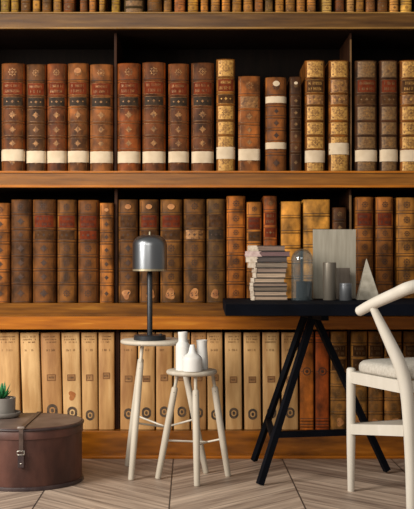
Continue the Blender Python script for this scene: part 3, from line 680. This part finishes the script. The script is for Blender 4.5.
# ------------------------------------------------------------------ stacked books on the desk
stk = [(248.7, 285.6, 246.5, 251.9, (104, 92, 88)), (246.2, 290.5, 252.1, 257.2, (98, 80, 86)), (247, 287.8, 257.6, 262.8, (70, 66, 68)), (249, 288, 263.2, 268.4, (110, 104, 98)),
       (253.8, 286.5, 268.8, 273.3, (124, 112, 106)), (253.8, 286.2, 273.7, 278.5, (150, 138, 126)), (252, 285, 278.9, 283.4, (146, 134, 122)), (251, 287.8, 283.7, 287.1, (118, 106, 98)),
       (251, 287.6, 287.4, 291.6, (100, 92, 84)), (251.5, 287, 292, 296.3, (142, 130, 120)), (252, 288, 296.6, 300.6, (136, 124, 114))]
TORN = mottled('torn_spine_paper', (176, 156, 136), (220, 204, 184), 60, 0.8, 0.5)
TORN2 = mottled('pinkish_spine_paper', (176, 146, 140), (208, 184, 176), 60, 0.8, 0.5)
desc = ['topmost of the desk book stack, grey with cream spine end', 'second from top of the desk stack, purplish, sticking out both sides', 'dark charcoal book third from top of the desk stack',
        'grey book fourth from top of the desk stack', 'pinkish grey book fifth from top of the desk stack', 'pale beige book in the middle of the desk stack', 'pale narrower book fifth from bottom of the desk stack',
        'thin grey brown book fourth from bottom of the desk stack', 'dark grey book third from bottom of the desk stack', 'light grey book second from bottom of the desk stack', 'bottom book of the desk stack, resting on the black desktop']
dS = 4.6; zz = DT+0.0004
tot = (300.6-246.5)*dS/F
for i in range(10, -1, -1):
    x0p, x1p, ya, yb2, c = stk[i]
    th = (yb2-ya+0.35)*dS/F; wdt = (x1p-x0p)*dS/F
    rz = rnd.uniform(-0.03, 0.03) if i < 10 else 0
    c = (c[0]*1.14, c[1]*1.07, c[2]*0.99)
    t = thing('old_book', desc[i], 'book', (X((x0p+x1p)/2, dS), dS+0.07, zz), (0, 0, rz), 'old books stacked on the desk')
    cm = mottled('grey_cloth_cover', mul(c, 0.8), c, 30, 0.7, 0.3)
    dp = 0.125
    bm = nb(); box(bm, -wdt/2+0.006, wdt/2, -dp/2, dp/2, 0, 0.0026); box(bm, -wdt/2+0.006, wdt/2, -dp/2, dp/2, th-0.0030, th-0.0004); obj('cover', bm, mottled('book_cover', mul(c, 0.32), mul(c, 0.5), 30, 0.6, 0.2), t)  # dark cover colour doubles as the shaded gaps between stacked books
    obj('page_block', box(nb(), -wdt/2+0.007, wdt/2-0.003, -dp/2+0.002, dp/2-0.002, 0.0027, th-0.0031), mottled('grey_page_edges', mul(c, 0.85), mul(c, 1.2), 12, 0.8, 0.6, stretch=(1, 1, 60)), t)
    # torn paper spine end: a ragged strip wrapped round the left end
    lw = {0: 9.3, 1: 15, 2: 11, 3: 6.5}.get(i, 2.6)*dS/F
    bm = nb(); n = 9; top = []; bot = []
    for side_y in (-dp/2-0.0012,):
        rows = []
        for j in range(n+1):
            f_ = j/n; xx = -wdt/2+lw*(1+rnd.uniform(-.12, .12)); rows.append((xx, th*f_))
        fr = [bm.verts.new((-wdt/2-rnd.uniform(0, 0.003), side_y, z_)) for _, z_ in rows]; bk2 = [bm.verts.new((xx, side_y, min(z_, th-0.0005))) for xx, z_ in rows]
        for j in range(n): bm.faces.new((fr[j], bk2[j], bk2[j+1], fr[j+1]))
        fr2 = [bm.verts.new((v_.co.x, dp/2, v_.co.z)) for v_ in fr]; b2 = [bm.verts.new((v_.co.x, side_y+0.001, v_.co.z)) for v_ in bk2]
        for j in range(n):
            bm.faces.new((fr[j], fr[j+1], fr2[j+1], fr2[j])); bm.faces.new((bk2[j], b2[j], b2[j+1], bk2[j+1]))
    obj('torn_spine', bm, TORN2 if i == 1 else TORN, t)
    zz += th+0.0002

# ------------------------------------------------------------------ glass dome with cup
def glass():
    s = N('thin_blue_glass'); nt = s.t
    out = nt.nodes['Material Output']
    tr = s.n('ShaderNodeBsdfTransparent'); tr.inputs[0].default_value = srgb((246, 249, 250))
    gl = s.n('ShaderNodeBsdfGlossy'); gl.inputs['Roughness'].default_value = 0.06; gl.inputs['Color'].default_value = (0.9, 0.96, 1, 1)
    df = s.n('ShaderNodeBsdfDiffuse'); df.inputs['Color'].default_value = srgb((170, 188, 194))
    lw = s.n('ShaderNodeLayerWeight'); lw.inputs[0].default_value = 0.32
    m1 = s.n('ShaderNodeMixShader'); m1.inputs[0].default_value = 0.04; s.l(tr.outputs[0], m1.inputs[1]); s.l(df.outputs[0], m1.inputs[2])  # small diffuse share imitates the milky reflection on the dome
    m2 = s.n('ShaderNodeMixShader'); s.l(s.math('ADD', s.math('MULTIPLY', lw.outputs['Facing'], 0.42), 0.02), m2.inputs[0]); s.l(m1.outputs[0], m2.inputs[1]); s.l(gl.outputs[0], m2.inputs[2])
    s.l(m2.outputs[0], out.inputs[0]); return s.m
gd = 4.62; gk = gd/F; R = 11.0*gk; H_ = (HY+(CAMZ-DT)*F/gd-248.7)*gk
prof = []
o_ = [(R, 0.0)]; 
for i in range(13):
    a = PI/2*i/12; o_.append((R*math.cos(a) if i < 12 else 0, H_-R+R*math.sin(a)))
inn = [(max(0, r_-0.002) if r_ > 0 else 0, z_-0.002 if z_ > 0 else 0) for r_, z_ in o_][::-1]
gl_ = obj('glass_dome', lathe(nb(), o_+inn+[(R, 0)], n=48, cap=False), glass(), smooth=60, loc=(X(302.2, gd), gd, DT+0.0005))
tag(gl_, 'clear bluish glass dome beside the book stack on the desk', 'glass dome')
DK = mottled('dark_grey_cup', (12, 12, 14), (20, 20, 23), 12, 0.6, 0.05, spec=0.1)
cr_ = 8.2*gk
cu = obj('dark_cup', lathe(nb(), [(0, 0), (cr_-0.001, 0), (cr_, 0.002), (cr_, 18.7*gk), (cr_-0.003, 18.7*gk), (cr_-0.004, 0.01), (0, 0.009)], n=36, cap=False), DK, smooth=45, loc=(X(304.2, gd), gd-0.003, DT+0.0006))
tag(cu, 'dark grey cup standing under the glass dome', 'cup')

# ------------------------------------------------------------------ display pieces on the desk
PNL = mottled('pale_grey_wood_panel', (146, 138, 122), (168, 160, 144), 5, 0.6, 0.15, stretch=(14, 1, 1), c3=(176, 168, 152))
pp = obj('grey_panel', box(nb(), -21.4*4.8/F, 21.4*4.8/F, 0, 0.02, 0, Z(229.5, 4.8)-DT, 0.0015), PNL, loc=(X(334.6, 4.8), 4.8, DT+0.0005))
tag(pp, 'upright rectangular pale grey panel on the desk behind the cylinders', 'panel')
TM = mottled('warm_grey_brushed_metal', (112, 104, 94), (136, 128, 116), 20, 0.36, 0.05, metal=0.6, stretch=(1, 1, 0.1))
SM = mottled('silver_brushed_metal', (126, 128, 132), (156, 158, 162), 20, 0.3, 0.05, metal=0.75, stretch=(1, 1, 0.1))
def cyl(name, label, px, d, rpx, ytop, m, cat, ring=False):
    k_ = d/F; r_ = rpx*k_; h = Z(ytop, d)-DT
    pr = [(0, 0), (r_-0.001, 0), (r_, 0.0015), (r_, h-0.0015), (r_-0.0015, h), (r_-0.004, h), (r_-0.0045, h-0.006), (0, h-0.006)]
    if ring: pr = [(0, 0), (r_-0.001, 0), (r_, 0.0015), (r_, h-0.013), (r_-0.001, h-0.012), (r_-0.001, h-0.011), (r_, h-0.010), (r_, h-0.0015), (r_-0.0015, h), (0, h)]
    return tag(obj(name, lathe(nb(), pr, n=40, cap=False), m, smooth=40, loc=(X(px, d), d, DT+0.0005)), label, cat)
cyl('tall_canister', 'tall warm grey metal canister in front of the grey panel', 329.6, 4.62, 6.6, 262.5, TM, 'canister')
cyl('silver_tin', 'small round silver tin on the desk beside the pale pyramid', 345.8, 4.58, 6.3, 283.2, SM, 'tin', True)
bb = obj('brown_block', box(nb(), -7*4.7/F, 7*4.7/F, 0, 0.06, 0, Z(268, 4.7)-DT, 0.001), mottled('brown_grey_wood', (92, 80, 70), (112, 100, 88), 8, 0.55, 0.1, stretch=(8, 1, 1)), loc=(X(343, 4.7), 4.7, DT+0.0005))
tag(bb, 'dark brown grey block behind the small silver tin', 'block')
bm = nb(); hw_ = 11.2*4.66/F; hp = Z(258, 4.68)-DT
vs = [bm.verts.new(p) for p in ((-hw_, -0.04, 0), (hw_, -0.04, 0), (hw_, 0.04, 0), (-hw_, 0.04, 0), (-0.006, 0, hp))]
bm.faces.new(vs[:4]); [bm.faces.new((vs[i], vs[(i+1) % 4], vs[4])) for i in range(4)]
bmesh.ops.bevel(bm, geom=bm.edges[:], offset=0.0008, segments=1, affect='EDGES')
py_ = obj('pyramid', bm, mottled('pale_stone', (150, 142, 126), (180, 172, 156), 40, 0.65, 0.3), loc=(X(368.2, 4.67), 4.68, DT+0.0006), smooth=None)
tag(py_, 'pale pointed stone pyramid on the desk behind the chair rail', 'ornament')

# ------------------------------------------------------------------ chair
CW = wood('white_washed_chair_wood', (202, 195, 182), (208, 201, 189), (212, 205, 194), rough=0.5, stretch=(3, 3, 1), scale=9, bump=0.02)
CF = mottled('off_white_cushion_fabric', (180, 173, 160), (198, 191, 180), 90, 0.9, 0.5)
FL = Vector((X(351, 4.24), 4.24)); RL = Vector((X(405.5, 3.88), 3.88))
fv = (FL-RL).normalized(); rv = Vector((-fv.y, fv.x)) * -1
rv = Vector((fv.y, -fv.x))
halfF = 0.235; org = (FL+RL)/2+rv*halfF
chair = thing('wishbone_chair', 'white wooden armchair with curved back rail and pale cushioned seat at the desk', 'chair', (org.x, org.y, 0), (0, 0, math.atan2(rv.y, rv.x)))
def L(p):   # world -> chair local (u right, v forward, z)
    q = Vector((p[0], p[1]))-org; return Vector((q.dot(rv), q.dot(fv), p[2]))
vF = (FL-org).dot(fv); vR = (RL-org).dot(fv)
def mir(ps): return [Vector((-p.x, p.y, p.z)) for p in ps]
def Lp(px, py, d): return L(at(px, py, d))
rail_left = [Lp(359, 311.5, 3.93), Lp(366, 307.5, 3.91), Lp(378, 301.5, 3.87), Lp(395, 294, 3.82), Lp(410, 287.5, 3.77)]
vb = vR-0.13
apex = [Vector((-0.16, vb+0.035, 0.832)), Vector((0, vb, 0.838))]
pts = rail_left+apex; rt = mir(pts[:-1])
for i_, dv in enumerate((0.075, 0.06, 0.03)): rt[i_].y -= dv      # the arm nearer the desk stops short of its edge
pts = pts+rt[::-1]
cp = catmull([tuple(p) for p in pts], 6); n_ = len(cp)
rr = [0.0190+0.0055*math.sin(PI*i/(n_-1)) for i in range(n_)]
bm = nb(); tube(bm, cp, rr, 18, flat=0.95); obj('back_rail', bm, CW, chair, smooth=60)
sr = 0.474
post = [Lp(372.5, 305, 3.885), Lp(381, 324, 3.885), Lp(391, 345, 3.88), Lp(400, 365, 3.88), Lp(406, 388, 3.88), Lp(408.5, 415, 3.88), Lp(410.5, 460, 3.88), Lp(411.5, 495, 3.88)]
post[-1].z = 0.002
post[0].z -= 0.006
for m_ in (False, True):
    ps = mir(post) if m_ else post
    c_ = catmull([tuple(p) for p in ps], 5); k_ = len(c_)
    rads = [0.0125+0.0125*math.sin(min(1, max(0, i/(k_*0.52)))*PI/2) if i < k_*0.55 else 0.025-0.007*(i-k_*0.55)/(k_*0.45) for i in range(k_)]
    bm = nb(); tube(bm, c_, rads, 16); obj('rear_leg', bm, CW, chair, smooth=60)
for sgn in (-1, 1):
    u_ = sgn*halfF
    bm = nb(); tube(bm, [(u_, vF, 0.002), (u_, vF, 0.2), (u_, vF, sr-0.04), (u_, vF, sr+0.006)], [0.0135, 0.0175, 0.0185, 0.018], 18); obj('front_leg', bm, CW, chair, smooth=60)
    bm = nb(); tube(bm, [(u_, vF, sr-0.0225), (u_, vR, sr-0.0225)], 0.011, square=True, flat=2.05); obj('seat_rail', bm, CW, chair)
    bm = nb(); tube(bm, [(u_, vF, 0.245), (u_, vR, 0.295)], 0.010, square=True, flat=2.0); obj('side_stretcher', bm, CW, chair)
for v_, z_ in ((vF, sr-0.022), (vR, sr-0.022)):
    bm = nb(); tube(bm, [(-halfF, v_, z_), (halfF, v_, z_)], 0.011, square=True, flat=1.9); obj('seat_rail', bm, CW, chair)
for v_, z_ in ((vF, 0.252), (vR, 0.31)):
    bm = nb(); tube(bm, [(-halfF, v_, z_), (halfF, v_, z_)], 0.010, square=True, flat=1.6); obj('cross_stretcher', bm, CW, chair)
# Y shaped splat between seat and rail
y0 = (0, vR-0.005, sr-0.01)
bm = nb(); tube(bm, catmull([y0, (0, vR-0.03, 0.56), (0, vR-0.06, 0.63)], 4), 0.016, 12, flat=0.5)
for sgn in (-1, 1): tube(bm, catmull([(0, vR-0.055, 0.62), (sgn*0.03, vR-0.085, 0.71), (sgn*0.075, vb+0.012, 0.825)], 5), 0.012, 12, flat=0.6)
obj('back_splat', bm, CW, chair, smooth=60)
# cushion
bm = nb(); hw2 = halfF+0.006; nx_, ny_ = 16, 16
rows = []
def sup(t, e=5): return (1-abs(t)**e)**(1/e)
prof_c = [(0.88, sr-0.015), (0.90, sr+0.001), (0.985, sr+0.003), (1.0, sr+0.012), (1.0, sr+0.026), (0.985, sr+0.037), (0.95, sr+0.044), (0.88, sr+0.048), (0.6, sr+0.051), (0.3, sr+0.052)]
vc = (vF+vR)/2-0.0; hd = (vF-vR)/2-0.012
rings = []
for s_, z_ in prof_c:
    ring = []
    for k_ in range(48):
        a = 2*PI*k_/48; c_, d_ = math.cos(a), math.sin(a); q = (abs(c_)**6+abs(d_)**6)**(-1/6)
        ring.append(bm.verts.new((hw2*s_*q*c_, vc+hd*s_*q*d_, z_)))
    rings.append(ring)
for a, b in zip(rings, rings[1:]):
    for k_ in range(48): bm.faces.new((a[k_], a[(k_+1) % 48], b[(k_+1) % 48], b[k_]))
bm.faces.new(rings[0]); bm.faces.new(rings[-1])
obj('seat_cushion', bm, CF, chair, smooth=70)
